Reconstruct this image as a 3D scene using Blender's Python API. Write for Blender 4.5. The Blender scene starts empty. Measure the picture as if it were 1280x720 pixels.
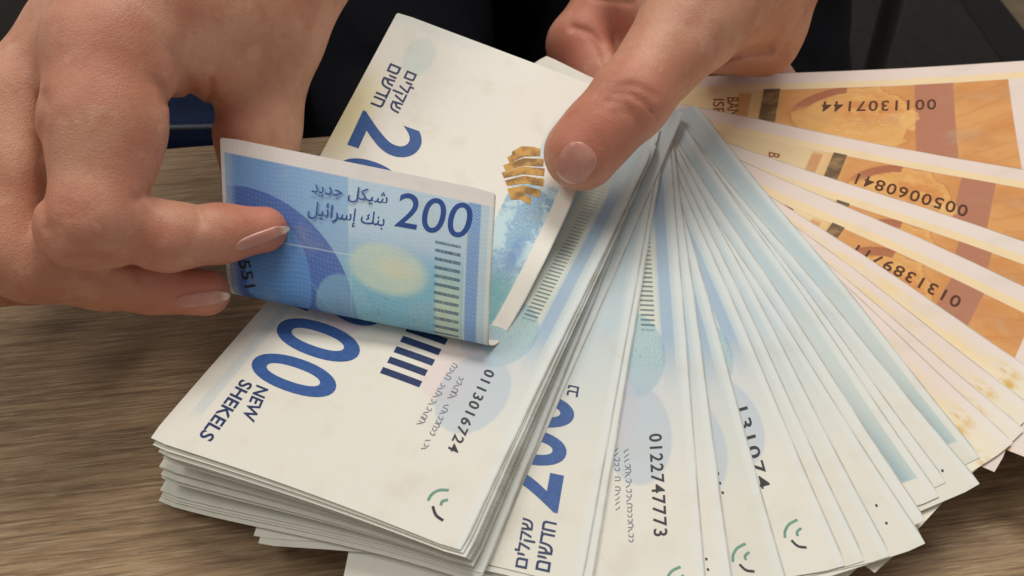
import bpy, bmesh, math, random
import numpy as np
from mathutils import Vector

# ------------------------------------------------------------------ camera
SC = bpy.context.scene
COL = SC.collection
FPX, CAM_H, PITCH = 1000.0, 0.163, math.radians(43)
cam = bpy.data.cameras.new('camera')
cam_o = bpy.data.objects.new('camera', cam); COL.objects.link(cam_o)
cam_o.location = (0, 0, CAM_H); cam_o.rotation_euler = (math.pi / 2 - PITCH, 0, 0)
cam.sensor_width = 36; cam.lens = 36 * FPX / 1280
cam.clip_start = 0.01; cam.clip_end = 20
cam.dof.use_dof = True; cam.dof.focus_distance = 0.195; cam.dof.aperture_fstop = 36
SC.camera = cam_o
# ------------------------------------------------------------------ light (indoor room, soft ceiling lamps)
world = bpy.data.worlds.new('World'); SC.world = world; world.use_nodes = True
world.node_tree.nodes['Background'].inputs[0].default_value = (1.0, 0.97, 0.93, 1)
world.node_tree.nodes['Background'].inputs[1].default_value = 0.33
def area(name, loc, target, size, power, col):
    l = bpy.data.lights.new(name, 'AREA'); l.shape = 'RECTANGLE'; l.size = size[0]; l.size_y = size[1]
    l.energy = power; l.color = col
    o = bpy.data.objects.new(name, l); COL.objects.link(o); o.location = loc
    o.rotation_euler = (Vector(target) - Vector(loc)).to_track_quat('-Z', 'Y').to_euler()
    return o
area('ceiling_light', (0.25, 0.75, 1.6), (0, 0.18, 0), (0.9, 0.5), 17, (1.0, 0.96, 0.9))
area('ceiling_light', (-0.9, 0.1, 1.6), (0, 0.18, 0), (0.9, 0.5), 8, (1.0, 0.96, 0.9))
SC.view_settings.view_transform = 'Standard'; SC.view_settings.look = 'None'
SC.view_settings.gamma = 1; SC.view_settings.exposure = -0.07; SC.view_settings.use_curve_mapping = False
SC.cycles.max_bounces = 8

# ------------------------------------------------------------------ geometry helpers
CP, SP = math.cos(PITCH), math.sin(PITCH)
def at(px, py, t):
    """point on the photograph's ray (px,py) at depth t"""
    a = (px - 640) / FPX; b = (360 - py) / FPX
    return np.array([a * t, (CP + b * SP) * t, CAM_H + (-SP + b * CP) * t])
def proj(P):
    P = np.asarray(P, float)
    x, y, z = P[..., 0], P[..., 1], P[..., 2] - CAM_H
    d = y * CP - z * SP; u = y * SP + z * CP
    return np.stack([640 + FPX * x / d, 360 - FPX * u / d], -1)
def at_z(px, py, z):
    r = at(px, py, 1.0); r[2] -= CAM_H
    t = (z - CAM_H) / r[2]
    return at(px, py, t)
def sm(x):
    x = np.clip(x, 0, 1); return x * x * (3 - 2 * x)
def zref(x, y):
    w = 0.0006 * np.sin(38 * x + 21 * y + 1.0) + 0.0004 * np.sin(70 * y - 33 * x)
    return 0.005 + 0.105 * y - 0.020 * sm(-x / 0.09) + w
def on_ref(px, py, h):
    """ray meets the bundle's reference surface raised by h(x,y)"""
    z = 0.02
    for _ in range(60):
        p = at_z(px, py, z); hh = h(p[0], p[1]) if callable(h) else h
        z = 0.5 * z + 0.5 * (zref(p[0], p[1]) + hh)
    return at_z(px, py, z)

MM = 0.001
class Sheet:
    """surface S(u,v) in millimetres: u from the pinched end, v from the outer long edge"""
    def __init__(self, fn, L, W): self.fn, self.L, self.W = fn, L, W
    def S(self, u, v): return self.fn(np.asarray(u, float), np.asarray(v, float))
    def N(self, u, v):
        e = 0.5
        du = self.S(u + e, v) - self.S(u - e, v); dv = self.S(u, v + e) - self.S(u, v - e)
        n = np.cross(dv, du); return n / np.linalg.norm(n, axis=-1, keepdims=True)
    def uv(self, px, py, g=(75, 20)):
        q = np.array(g, float); tgt = np.array([px, py], float)
        for _ in range(60):
            p0 = proj(self.S(*q)); e = 0.3
            J = np.stack([(proj(self.S(q[0] + e, q[1])) - p0) / e, (proj(self.S(q[0], q[1] + e)) - p0) / e], -1)
            try: st = np.linalg.solve(J, tgt - p0)
            except np.linalg.LinAlgError: break
            n = np.linalg.norm(st); q = q + st * min(1, 8 / (n + 1e-9))
            if n < 1e-4: break
        return q
def flat_sheet(A, B, h, W=71.0, L=None):
    """A pinched-end corner and B far corner of the outer edge, both 3-D; body to the right of A->B"""
    d = (B - A)[:2]; ln = np.linalg.norm(d); d = d / ln; n = np.array([d[1], -d[0]])
    if L is None: L = ln / MM
    def fn(u, v):
        xy = A[:2] + (u * MM)[..., None] * d + (v * MM)[..., None] * n
        x, y = xy[..., 0], xy[..., 1]
        hh = h(x, y) if callable(h) else h
        return np.stack([x, y, zref(x, y) + hh], -1)
    return Sheet(fn, L, W)
# ---- stack of notes on the left: loosely splayed towards its near-left corner
def hstack(k):
    def h(x, y):
        s = sm((0.235 - y) / 0.15)
        rng = 0.002 + s * (0.0048 + 0.0135 * sm(-x / 0.085))
        return 0.0067 + k * rng
    return h
# ---- the lifted note
def crom(P, n=60):
    P = np.array(P); P = np.vstack([2 * P[0] - P[1], P, 2 * P[-1] - P[-2]]); out = []
    for i in range(1, len(P) - 2):
        a, b, c, d = P[i - 1:i + 3]
        for t in np.linspace(0, 1, n, endpoint=False):
            out.append(0.5 * ((2 * b) + (c - a) * t + (2 * a - 5 * b + 4 * c - d) * t * t + (3 * b - a - 3 * c + d) * t ** 3))
    out.append(P[-2]); return np.array(out)
def resample(C, n):
    s = np.r_[0, np.cumsum(np.linalg.norm(np.diff(C, axis=0), axis=1))]
    q = np.linspace(0, s[-1], n); return np.stack([np.interp(q, s, C[:, i]) for i in range(3)], -1), s[-1]
RIGHT = [at(763, 115, .2247), at(722, 236, .2062), at(672, 345, .1915), at(632, 418, .1826), at(614, 432, .1773), at(611, 415, .1733), at(615, 330, .1727), at(620, 240, .1745)]
LEFT = [at(497, 15, .2390), at(405, 186, .2150), at(335, 312, .2030), at(298, 362, .1965), at(288, 363, .1915), at(284, 345, .1885), at(279, 260, .1895), at(275, 170, .1930)]
RC, RL = resample(crom(RIGHT), 400); LC, LL = resample(crom(LEFT), 400)
def lift_fn(u, v):
    f = np.clip(u / 150.0, -.02, 1.02) * 399; out = []
    def ev(C):
        i = np.clip(np.floor(f).astype(int), 0, 398); t = (f - i)[..., None]
        return C[i] * (1 - t) + C[i + 1] * t
    w = (v / 71.0)[..., None]
    p = ev(RC) * (1 - w) + ev(LC) * w
    return p
LIFT = Sheet(lift_fn, 150.0, 71.0)
# ------------------------------------------------------------------ the bundle: every note's sheet, bottom to top
rng = random.Random(5)
NOTES = []      # (key, kind, sheet)
PIV = on_ref(838, 146, 0.003)
H0, DZ = 0.0, 0.00020
lev = [0]
def fan(key, kind, p, q, L=138.0, far=None, back=0.0, W=71.0, dh=DZ):
    h = H0 + lev[0]; lev[0] += dh
    a = on_ref(*p, h); b = on_ref(*q, h); d = (b - a)[:2]; d /= np.linalg.norm(d)
    if far is not None:
        b = on_ref(*far, h); A = b[:2] - d * L * MM
    else:
        A = a[:2] + d * ((PIV[:2] - a[:2]) @ d) - d * back * MM
    A3 = np.r_[A, 0]; B3 = np.r_[A + d * L * MM, 0]
    NOTES.append((key, kind, flat_sheet(A3, B3, h, W, L)))
fan('O1', 'orange', (845, 97), (1280, 76), 141, back=2)
fan('O2', 'orange', (838, 128), (1280, 212), 141, back=1)
fan('O3', 'orange', (900, 175), (1140, 255), 141, back=3)
fan('O4', 'orange', (1055, 257), (1280, 358), 117, back=0, W=60.0)
fan('B1', 'pale', (964, 246), (1257, 440), 124)
fan('B2', 'pale', (985, 276), (1280, 500), 126)
fan('B3', 'pale', (985, 290), (1280, 535), 126, back=-2)
fan('B4', 'pale', (960, 270), (1265, 550), 126, back=-3)
fan('N1', 'blue', (1062, 365), (1228, 573), far=(1228, 573), L=132)
lev[0] += 0.0002
fan('N2', 'blue', (1040, 378), (1228, 606), far=(1228, 606), L=136)
fan('N2b', 'blue', (1040, 404), (1178, 592), far=(1186, 604), L=132)
fan('N3', 'blue', (1035, 412), (1178, 620), far=(1178, 622), L=134)
lev[0] += 0.0003
fan('N4', 'blue', (1040, 457), (1142, 612), far=(1160, 652), L=136)
fan('N4b', 'blue', (945, 345), (1130, 632), far=(1160, 681), L=138)
fan('N5', 'blue', (918, 320), (1115, 697), far=(1116, 697), L=138)
fan('N5b', 'blue', (905, 320), (1080, 690), far=(1084, 703), L=138)
fan('N6', 'blue', (884, 300), (1058, 700), far=(1060, 709), L=139)
fan('N7', 'blue', (862, 290), (982, 720), L=152)
lev[0] += 0.0002
fan('N8', 'blue', (850, 240), (915, 720), L=152)
fan('N9', 'blue', (840, 200), (882, 720), L=152)
lev[0] += 0.0007
fan('R1', 'blue', (822, 240), (742, 720), L=152)
fan('R2', 'rev', (806, 300), (730, 720), L=152, back=1)
fan('R4', 'blue', (792, 290), (604, 720), L=150, back=0)
# one note slid far back out of the bundle, its end showing behind the thumb
def stray():
    h = -0.0005
    P = on_ref(683, 69, h); Q = on_ref(744, 99, h); s = (Q - P)[:2]; s /= np.linalg.norm(s)
    d = np.array([s[1], -s[0]]); A = P[:2] + s * 0.071
    NOTES.append(('T', 'blue', flat_sheet(np.r_[A, 0], np.r_[A + d * 0.1, 0], h, 71.0, 120.0)))
stray()
# the left stack, three loose groups
STK = []
def stackgroup(ks, B0, B1, A0, A1, W=73.0, jit=2.2):
    n = len(ks)
    for i, k in enumerate(ks):
        f = i / max(1, n - 1); h = hstack(k); j = lambda s: rng.uniform(-s, s)
        b = on_ref(B0[0] + (B1[0] - B0[0]) * f + j(jit), B0[1] + (B1[1] - B0[1]) * f + j(jit), h)
        a = on_ref(A0[0] + (A1[0] - A0[0]) * f + j(jit), A0[1] + (A1[1] - A0[1]) * f + j(jit), h)
        NOTES.append(('S%d' % len(STK), 'blue', flat_sheet(a, b, h, W + j(.8)))); STK.append(NOTES[-1])
stackgroup([0.0, .03, .05, .08], (600, 730), (604, 722), (826, 158), (826, 170), W=80)
stackgroup([.33, .36, .39, .43, .46], (592, 714), (590, 705), (820, 176), (821, 182), W=77)
stackgroup([.76, .80, .85, .90, .95], (590, 704), (580, 697), (820, 184), (816, 188), W=73)
hG = hstack(1.0)
NOTES.append(('G1', 'blue', flat_sheet(on_ref(815, 190, hG), on_ref(577, 691, hG), hG, 74.0)))
NOTES.append(('LIFT', 'blue', LIFT))
SH = {k: s for k, _, s in NOTES}
#GEOM_END
# ------------------------------------------------------------------ node material helpers
class V:
    """a float socket with arithmetic"""
    def __init__(s, m, k): s.m, s.k = m, k
    def op(s, o, *a):
        n = s.m.nt.nodes.new('ShaderNodeMath'); n.operation = o
        for i, x in enumerate((s,) + a): s.m.put(n.inputs[i], x)
        return V(s.m, n.outputs[0])
    def __add__(s, o): return s.op('ADD', o)
    __radd__ = __add__
    def __sub__(s, o): return s.op('SUBTRACT', o)
    def __rsub__(s, o): return (s * -1.0) + o
    def __mul__(s, o): return s.op('MULTIPLY', o)
    __rmul__ = __mul__
    def sin(s): return s.op('SINE')
    def abs(s): return s.op('ABSOLUTE')
    def max(s, o): return s.op('MAXIMUM', o)
    def min(s, o): return s.op('MINIMUM', o)
    def sqrt(s): return s.op('SQRT')
    def step(s, a, b):
        """smooth 0..1 as s goes a..b (a may exceed b)"""
        n = s.m.nt.nodes.new('ShaderNodeMapRange'); n.interpolation_type = 'SMOOTHSTEP'
        if a <= b: n.inputs[1].default_value, n.inputs[2].default_value = a, b
        else: n.inputs[1].default_value, n.inputs[2].default_value, n.inputs[3].default_value, n.inputs[4].default_value = b, a, 1, 0
        s.m.put(n.inputs[0], s); return V(s.m, n.outputs[0])
    def box(s, a, b, f=0.25): return s.step(a - f, a + f) * s.step(b + f, b - f)
class Mat:
    def __init__(s, name, rough=0.6, spec=0.3):
        s.mat = bpy.data.materials.new(name); s.mat.use_nodes = True; s.nt = s.mat.node_tree
        s.b = s.nt.nodes['Principled BSDF']; s.b.inputs['Roughness'].default_value = rough
        s.b.inputs['Specular IOR Level'].default_value = spec
    def put(s, sock, x):
        if isinstance(x, V): s.nt.links.new(x.k, sock)
        elif hasattr(x, 'is_output'): s.nt.links.new(x, sock)
        elif isinstance(x, (tuple, list)): sock.default_value = (*x[:3], 1) if len(sock.default_value) == 4 else x
        else: sock.default_value = x
    def uv(s):
        n = s.nt.nodes.new('ShaderNodeUVMap'); n.uv_map = 'UVMap'
        q = s.nt.nodes.new('ShaderNodeSeparateXYZ'); s.nt.links.new(n.outputs[0], q.inputs[0])
        s.uvs = n.outputs[0]
        return V(s, q.outputs[0]) * 100.0, V(s, q.outputs[1]) * 100.0
    def coord(s, kind='Object'):
        n = s.nt.nodes.new('ShaderNodeTexCoord'); return n.outputs[kind]
    def mapping(s, vec, scale, rot=(0, 0, 0)):
        n = s.nt.nodes.new('ShaderNodeMapping'); s.nt.links.new(vec, n.inputs[0])
        n.inputs['Scale'].default_value = scale; n.inputs['Rotation'].default_value = rot; return n.outputs[0]
    def noise(s, vec, scale, detail=4, rough=0.55, dist=0.0):
        n = s.nt.nodes.new('ShaderNodeTexNoise'); s.nt.links.new(vec, n.inputs['Vector'])
        n.inputs['Scale'].default_value = scale; n.inputs['Detail'].default_value = detail
        n.inputs['Roughness'].default_value = rough; n.inputs['Distortion'].default_value = dist
        return V(s, n.outputs[0])
    def voronoi(s, vec, scale, feature='F1'):
        n = s.nt.nodes.new('ShaderNodeTexVoronoi'); n.feature = feature; s.nt.links.new(vec, n.inputs['Vector'])
        n.inputs['Scale'].default_value = scale; return V(s, n.outputs[0])
    def rand(s):
        n = s.nt.nodes.new('ShaderNodeObjectInfo'); return V(s, n.outputs['Random'])
    def mix(s, a, b, f, mode='MIX'):
        n = s.nt.nodes.new('ShaderNodeMix'); n.data_type = 'RGBA'; n.blend_type = mode
        s.put(n.inputs[0], f); s.put(n.inputs[6], a); s.put(n.inputs[7], b); return n.outputs[2]
    def out(s, col): s.put(s.b.inputs['Base Color'], col); return s.mat
    def bump(s, h, strength, dist):
        n = s.nt.nodes.new('ShaderNodeBump'); n.inputs['Strength'].default_value = strength
        n.inputs['Distance'].default_value = dist; s.put(n.inputs['Height'], h)
        s.nt.links.new(n.outputs[0], s.b.inputs['Normal'])
def srgb(r, g, b):
    f = lambda c: c / 12.92 if c <= 0.04045 else ((c + 0.055) / 1.055) ** 2.4
    return tuple(f(x / 255) for x in (r, g, b))
def disc(u, v, cu, cv, ru, rv): return (((u - cu) * (1 / ru)) * ((u - cu) * (1 / ru)) + ((v - cv) * (1 / rv)) * ((v - cv) * (1 / rv))).sqrt()
def plain(name, rgb, rough=0.6, spec=0.25, metal=0.0):
    m = Mat(name, rough, spec); m.b.inputs['Metallic'].default_value = metal
    n = m.noise(m.coord(), 900, 3); return m.out(m.mix(rgb, tuple(c * 0.8 for c in rgb), n.step(.35, .7)))
def paper_finish(m, u, v, col):
    n1 = m.noise(m.uvs, 9, 5); n2 = m.noise(m.uvs, 160, 2)
    col = m.mix(col, srgb(196, 186, 160), n1.step(.5, .8) * 0.28)
    col = m.mix(col, srgb(128, 118, 100), v.step(.55, .1) * (n1.step(.3, .6) * .4 + .18))      # soiled, worn edge
    sc = m.noise(m.mapping(m.uvs, (4, 40, 1)), 4, 3)
    m.bump(n1 * 0.8 + n2 * 0.12 + sc * 0.25, 0.22, 0.0012)
    return m.out(col)
CREAM = srgb(225, 222, 209)
# ---- front of the blue note
def mat_front(name, strip=False, full=True):
    m = Mat(name, 0.55, 0.25); u, v = m.uv(); r = m.rand()
    col = m.mix(CREAM, srgb(230, 226, 214), r.step(.2, .8))
    hatch = ((u * 9.0 + v * 9.0).sin() * 0.5 + 0.5); hatch2 = ((u * 7.0 - v * 11.0).sin() * 0.5 + 0.5)
    nz = m.noise(m.uvs, 14, 3)
    field = u.step(132, 80) * v.step(26, 14) * (nz * 0.5 + 0.65)
    col = m.mix(col, srgb(184, 206, 215), field * (hatch2 * 0.25 + 0.68))
    marg = v.step(2.6, 1.2)
    col = m.mix(col, srgb(226, 230, 226), marg * 0.6)
    tree = m.voronoi(m.mapping(m.uvs, (30, 30, 1)), 3.0, 'DISTANCE_TO_EDGE').step(.05, .02)
    if full:      # tree circle, pink and grey-blue discs, ladder of ticks, hatched band
        d1 = disc(u, v, 91, 14, 13, 9)
        col = m.mix(col, srgb(234, 230, 200), u.box(20, 92, 3) * v.box(6.6, 13, .5) * 0.5)
        c1 = d1.step(1.0, .92); col = m.mix(col, srgb(150, 192, 204), c1 * 0.6)
        col = m.mix(col, srgb(100, 148, 170), c1 * tree * 0.4)
        pk = disc(u, v, 101, 12, 10, 12).step(1, .4); col = m.mix(col, srgb(226, 196, 200), pk * tree * 0.6)
        col = m.mix(col, srgb(232, 208, 208), disc(u, v, 107, 19, 11, 7.5).step(1, .88) * 0.55)
        col = m.mix(col, srgb(176, 194, 210), disc(u, v, 112, 12.5, 13, 8.0).step(1, .9) * 0.55)
        tick = ((u * (2 * math.pi / 1.55)).sin()).step(.1, .5) * v.box(7.4, 10.8, .2) * u.box(22, 84, 1)
        col = m.mix(col, srgb(84, 112, 122), tick * (u.step(25, 75) * 0.55 + 0.3))
        band = v.box(3.0, 6.0, .3) * u.step(104, 84) * u.step(14, 34)
        col = m.mix(col, srgb(132, 166, 202), band * (hatch * 0.5 + 0.3))
    else:
        col = m.mix(col, srgb(160, 188, 206), v.box(3.0, 6.0, .4) * u.step(100, 70) * u.step(14, 34) * (hatch * 0.3 + 0.1))
    # pale yellow and pale blue grounds of the far half, inner margin strip
    col = m.mix(col, srgb(240, 230, 176), disc(u, v, 38, 66, 26, 12).step(1, .1) * 0.6)
    col = m.mix(col, srgb(196, 214, 214), disc(u, v, 13, 57, 9, 7).step(1, .75) * 0.45)
    col = m.mix(col, srgb(190, 180, 205), disc(u, v, 92, 52, 16, 11).step(1, .8) * 0.35)
    col = m.mix(col, srgb(226, 190, 200), disc(u, v, 99, 50, 7, 6).step(1, .8) * 0.4)
    col = m.mix(col, srgb(170, 196, 210), v.box(66.5, 69.5, .4) * u.box(60, 140, 3) * (hatch * 0.4 + 0.3) * 0.7)
    n1_ = m.noise(m.uvs, 5, 2)
    if not full: col = m.mix(col, srgb(190, 212, 190), u.step(137, 147) * v.step(36, 56) * n1_.step(.45, .6) * .55)
    if strip:
        bs = v.box(2.2, 7.4, .2) * u.box(20, 144, .4); far = u.step(90, 144)
        col = m.mix(col, m.mix(srgb(178, 204, 202), srgb(96, 146, 172), far * v.step(1.5, 7)), bs * (hatch * 0.4 + 0.5) * (far * .75 + .25))
    return paper_finish(m, u, v, col)
M_FRONT = mat_front('blue_note_front_print'); M_STRIP = mat_front('blue_note_edge_strip_print', True, False); M_SIDE = mat_front('blue_note_plain_margin_print', False, False)
# ---- front of the lifted note (tree vignette beside its outer margin)
def mat_lift():
    m = Mat('blue_note_vignette_print', 0.55, 0.25); u, v = m.uv(); col = srgb(238, 234, 224)
    hatch = ((u * 9.0 + v * 9.0).sin() * 0.5 + 0.5)
    nz = m.noise(m.uvs, 16, 4, .6, .6); tree = m.voronoi(m.mapping(m.uvs, (26, 26, 1)), 4.0, 'DISTANCE_TO_EDGE').step(.07, .02)
    reg = v.box(4.6, 17, .3) * u.box(46, 118, 2)
    col = m.mix(col, srgb(196, 222, 230), reg)
    leaf = reg * nz.step(.42, .56)
    col = m.mix(col, srgb(136, 178, 208), leaf * 0.7); col = m.mix(col, srgb(96, 134, 182), leaf * tree * 0.6)
    col = m.mix(col, srgb(104, 146, 202), reg * disc(u, v, 72, 8, 9, 3).step(1, .2) * 0.7)
    col = m.mix(col, srgb(120, 176, 180), reg * u.step(76, 86) * 0.8)
    col = m.mix(col, srgb(170, 205, 220), disc(u, v, 32, 12, 16, 2.4).step(1, .3) * 0.6)
    col = m.mix(col, srgb(240, 230, 170), disc(u, v, 42, 68, 26, 9).step(1, .1) * 0.75)
    col = m.mix(col, srgb(206, 224, 220), disc(u, v, 14, 58, 9, 5.5).step(1, .75) * 0.55)
    col = m.mix(col, srgb(214, 222, 216), u.step(7, 2) * v.step(30, 50) * 0.5)
    return paper_finish(m, u, v, col)
M_LIFT = mat_lift()
# ---- reverse of the blue note (saturated blue side)
def mat_reverse():
    m = Mat('blue_note_reverse_print', 0.5, 0.3); u, v = m.uv()
    hatch = (((u + v) * 7.0).sin() * 0.5 + 0.5); nz = m.noise(m.uvs, 12, 4)
    col = m.mix(srgb(116, 160, 212), srgb(158, 196, 226), v.step(66, 30))
    col = m.mix(col, srgb(84, 130, 196), u.step(132, 120) * v.step(40, 56))
    col = m.mix(col, srgb(204, 224, 236), v.step(36.5, 36.1) * u.step(124, 134) * 0.75)
    col = m.mix(col, srgb(128, 192, 206), u.step(132, 122) * v.step(40, 34) * 0.75)
    a1 = disc(u, v, 108.2, 63.9, 29.8, 29.8); a2 = disc(u, v, 74.6, 94.1, 64.2, 64.2)
    arc = a1.step(1.0, .985) * a2.step(.985, 1.0)
    col = m.mix(col, srgb(72, 104, 178), arc * 0.9)
    col = m.mix(col, srgb(60, 92, 164), a2.step(1, .98) * 0.85)
    col = m.mix(col, srgb(94, 146, 206), disc(u, v, 116, 56, 15, 9.5).step(1, .96) * 0.85)
    col = m.mix(col, srgb(150, 200, 214), disc(u, v, 112, 38, 9, 8).step(1, .9) * 0.5)
    # pale watermark oval
    col = m.mix(col, srgb(214, 228, 206), disc(u, v, 124.2, 26, 7.4, 11.8).step(1, .7) * (nz * .7 + .4))
    col = m.mix(col, srgb(228, 226, 190), disc(u, v, 125, 24, 4, 7).step(1, .3) * 0.6)
    tree = m.voronoi(m.mapping(m.uvs, (30, 30, 1)), 4.0, 'DISTANCE_TO_EDGE').step(.05, .02)
    col = m.mix(col, srgb(92, 140, 186), tree * u.step(120, 116) * v.box(14, 40, 1) * 0.5)
    # ladder of ticks on pale yellow, right-hand hatched band
    col = m.mix(col, srgb(214, 224, 190), v.box(7.0, 13.6, .6) * u.step(135, 118) * 0.7)
    tick = ((u * (2 * math.pi / 2.15)).sin()).step(.15, .5) * v.box(7.6, 14.0, .2) * u.step(134.5, 133.8) * (m.noise(m.mapping(m.uvs, (30, 900, 1)), 1, 1).step(.35, .5) * .6 + .4)
    col = m.mix(col, srgb(48, 84, 112), tick * 0.85)
    col = m.mix(col, srgb(196, 216, 226), v.step(7.0, 6.6))
    col = m.mix(col, srgb(110, 156, 212), v.box(3.2, 6.2, .2) * (hatch * 0.35 + 0.6))
    col = m.mix(col, srgb(220, 228, 224), v.step(1.6, 1.0))
    gl = ((u * 5.2 + (v * 0.35).sin() * 3.0).sin() * 0.5 + 0.5); gl2 = ((v * 6.1 + (u * 0.5).sin() * 2.4).sin() * 0.5 + 0.5)
    col = m.mix(col, srgb(232, 240, 244), gl * gl2 * 0.08); col = m.mix(col, srgb(60, 96, 150), (1.0 - gl) * gl2 * 0.06)
    crk = ((u - 127.0 + v * .03).abs().step(.28, .05) * v.box(34, 54, 3)).max((v - 36.2 + u * .004).abs().step(.2, .03) * .6)
    col = m.mix(col, srgb(226, 234, 240), crk * 0.45)
    # left hatched margin, blank end margin
    col = m.mix(col, srgb(178, 204, 228), v.step(66.5, 69.5) * (hatch * 0.5 + 0.4))
    col = m.mix(col, srgb(226, 228, 224), v.step(69.6, 70.3))
    col = m.mix(col, srgb(236, 230, 224), u.step(145.6, 146.2))
    return paper_finish(m, u, v, col)
M_REV = mat_reverse()
# ---- orange note
def mat_orange(name, pale=False):
    m = Mat(name, 0.55, 0.25); u, v = m.uv(); r = m.rand()
    hatch = ((u * 6.0 + v * 6.0).sin() * 0.5 + 0.5); nz = m.noise(m.uvs, 30, 4); nb = m.noise(m.uvs, 10, 3)
    col = m.mix(srgb(236, 222, 212), srgb(234, 216, 206), r)
    col = m.mix(col, srgb(246, 218, 160), v.box(6.0, 9.3, .7) * (hatch * 0.3 + 0.6))
    if pale:
        col = m.mix(col, srgb(246, 230, 190), v.step(5, 12) * 0.85)
        col = m.mix(col, srgb(240, 214, 150), v.box(3.0, 6.5, 1.2) * nb.step(.3, .7) * 0.8)
        col = m.mix(col, srgb(238, 236, 226), u.step(104, 124) * 0.6)
        for cu, cv in ((115.5, 4.8), (117.5, 8.5), (125, 9.5), (124, 17)):
            col = m.mix(col, srgb(222, 178, 84), disc(u, v, cu, cv, 4.5, 2.6).step(1, .1) * nz.step(.4, .62) * 0.95)
        return paper_finish(m, u, v, col)
    body = v.step(9.0, 9.6) * u.step(104.4, 104.0)
    col = m.mix(col, m.mix(srgb(224, 164, 100), srgb(212, 146, 84), nb.step(.35, .65)), body * u.step(42, 54))
    col = m.mix(col, srgb(238, 208, 130), body * u.step(58, 46) * 0.6)
    fu = u + (nb - .5) * 9.0; fv = v + (m.noise(m.uvs, 17, 2) - .5) * 12.0
    face = disc(fu, fv, 71, 27, 13.5, 17).step(1, .95) * body
    col = m.mix(col, srgb(234, 180, 106), face * 0.9)
    col = m.mix(col, srgb(216, 136, 74), disc(u, v, 74, 22, 10, 13).step(1, .3) * body * nz.step(.3, .6) * 0.75)
    col = m.mix(col, srgb(246, 206, 124), disc(u, v, 72, 30, 9, 8).step(1, .4) * body * nz.step(.5, .64) * 0.7)
    col = m.mix(col, srgb(240, 192, 118), disc(u, v, 83, 27, 3.0, 6).step(1, .8) * body * 0.8)
    eng = ((v * 9.0 + nb * 14.0 + (u * .8).sin() * 1.5).sin() * .5 + .5)
    col = m.mix(col, srgb(176, 100, 52), face * eng * nz.step(.35, .65) * 0.35); col = m.mix(col, srgb(196, 122, 62), body * (1.0 - face) * eng * u.step(50, 60) * 0.14)
    col = m.mix(col, srgb(170, 96, 56), disc(fu, fv, 71, 27, 13.5, 17).box(.96, 1.0, .02) * body * .3)
    arc = disc(u, v, 71, 26, 15, 17.5); col = m.mix(col, srgb(172, 104, 72), arc.box(.80, 1.0, .02) * u.box(57, 68.6, .3) * body * v.step(22, 17) * 0.9)
    col = m.mix(col, srgb(206, 138, 82), u.box(45.2, 48, .25) * body * v.step(9.5, 12) * 0.75)
    col = m.mix(col, srgb(184, 124, 96), u.box(83.5, 92, .25) * body * (1.0 - face * .7))
    vein = ((u * 0.55 + v * 0.9 + nb * 6.0).sin()).step(.8, 1.0) * u.box(92.3, 104, .3) * body
    col = m.mix(col, srgb(196, 124, 66), vein * 0.25)
    fo = u.box(50.4, 54.0, .15) * v.step(8.6, 8.9)
    col = m.mix(col, m.mix(srgb(84, 66, 44), srgb(150, 122, 84), nz.step(.4, .7)), fo * .9)
    return paper_finish(m, u, v, col)
M_OR = mat_orange('orange_note_print'); M_PALE = mat_orange('orange_note_pale_margin_print', True)
M_EDGE = plain('paper_edge', srgb(150, 140, 118), 0.8, 0.1)
M_INK = plain('navy_ink', srgb(62, 98, 160), 0.5); M_DARK = plain('black_ink', srgb(52, 52, 58), 0.5)
M_NAVY = plain('dark_navy_ink', srgb(46, 62, 104), 0.5); M_GREEN = plain('green_ink', srgb(112, 160, 140), 0.5)
M_GREY = plain('grey_ink', srgb(128, 130, 146), 0.6); M_BROWN = plain('brown_ink', srgb(96, 58, 40), 0.6); M_RUST = plain('rust_ink', srgb(158, 96, 60), 0.6)
M_DBLUE = plain('deep_blue_ink', srgb(48, 82, 152), 0.5)

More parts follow.
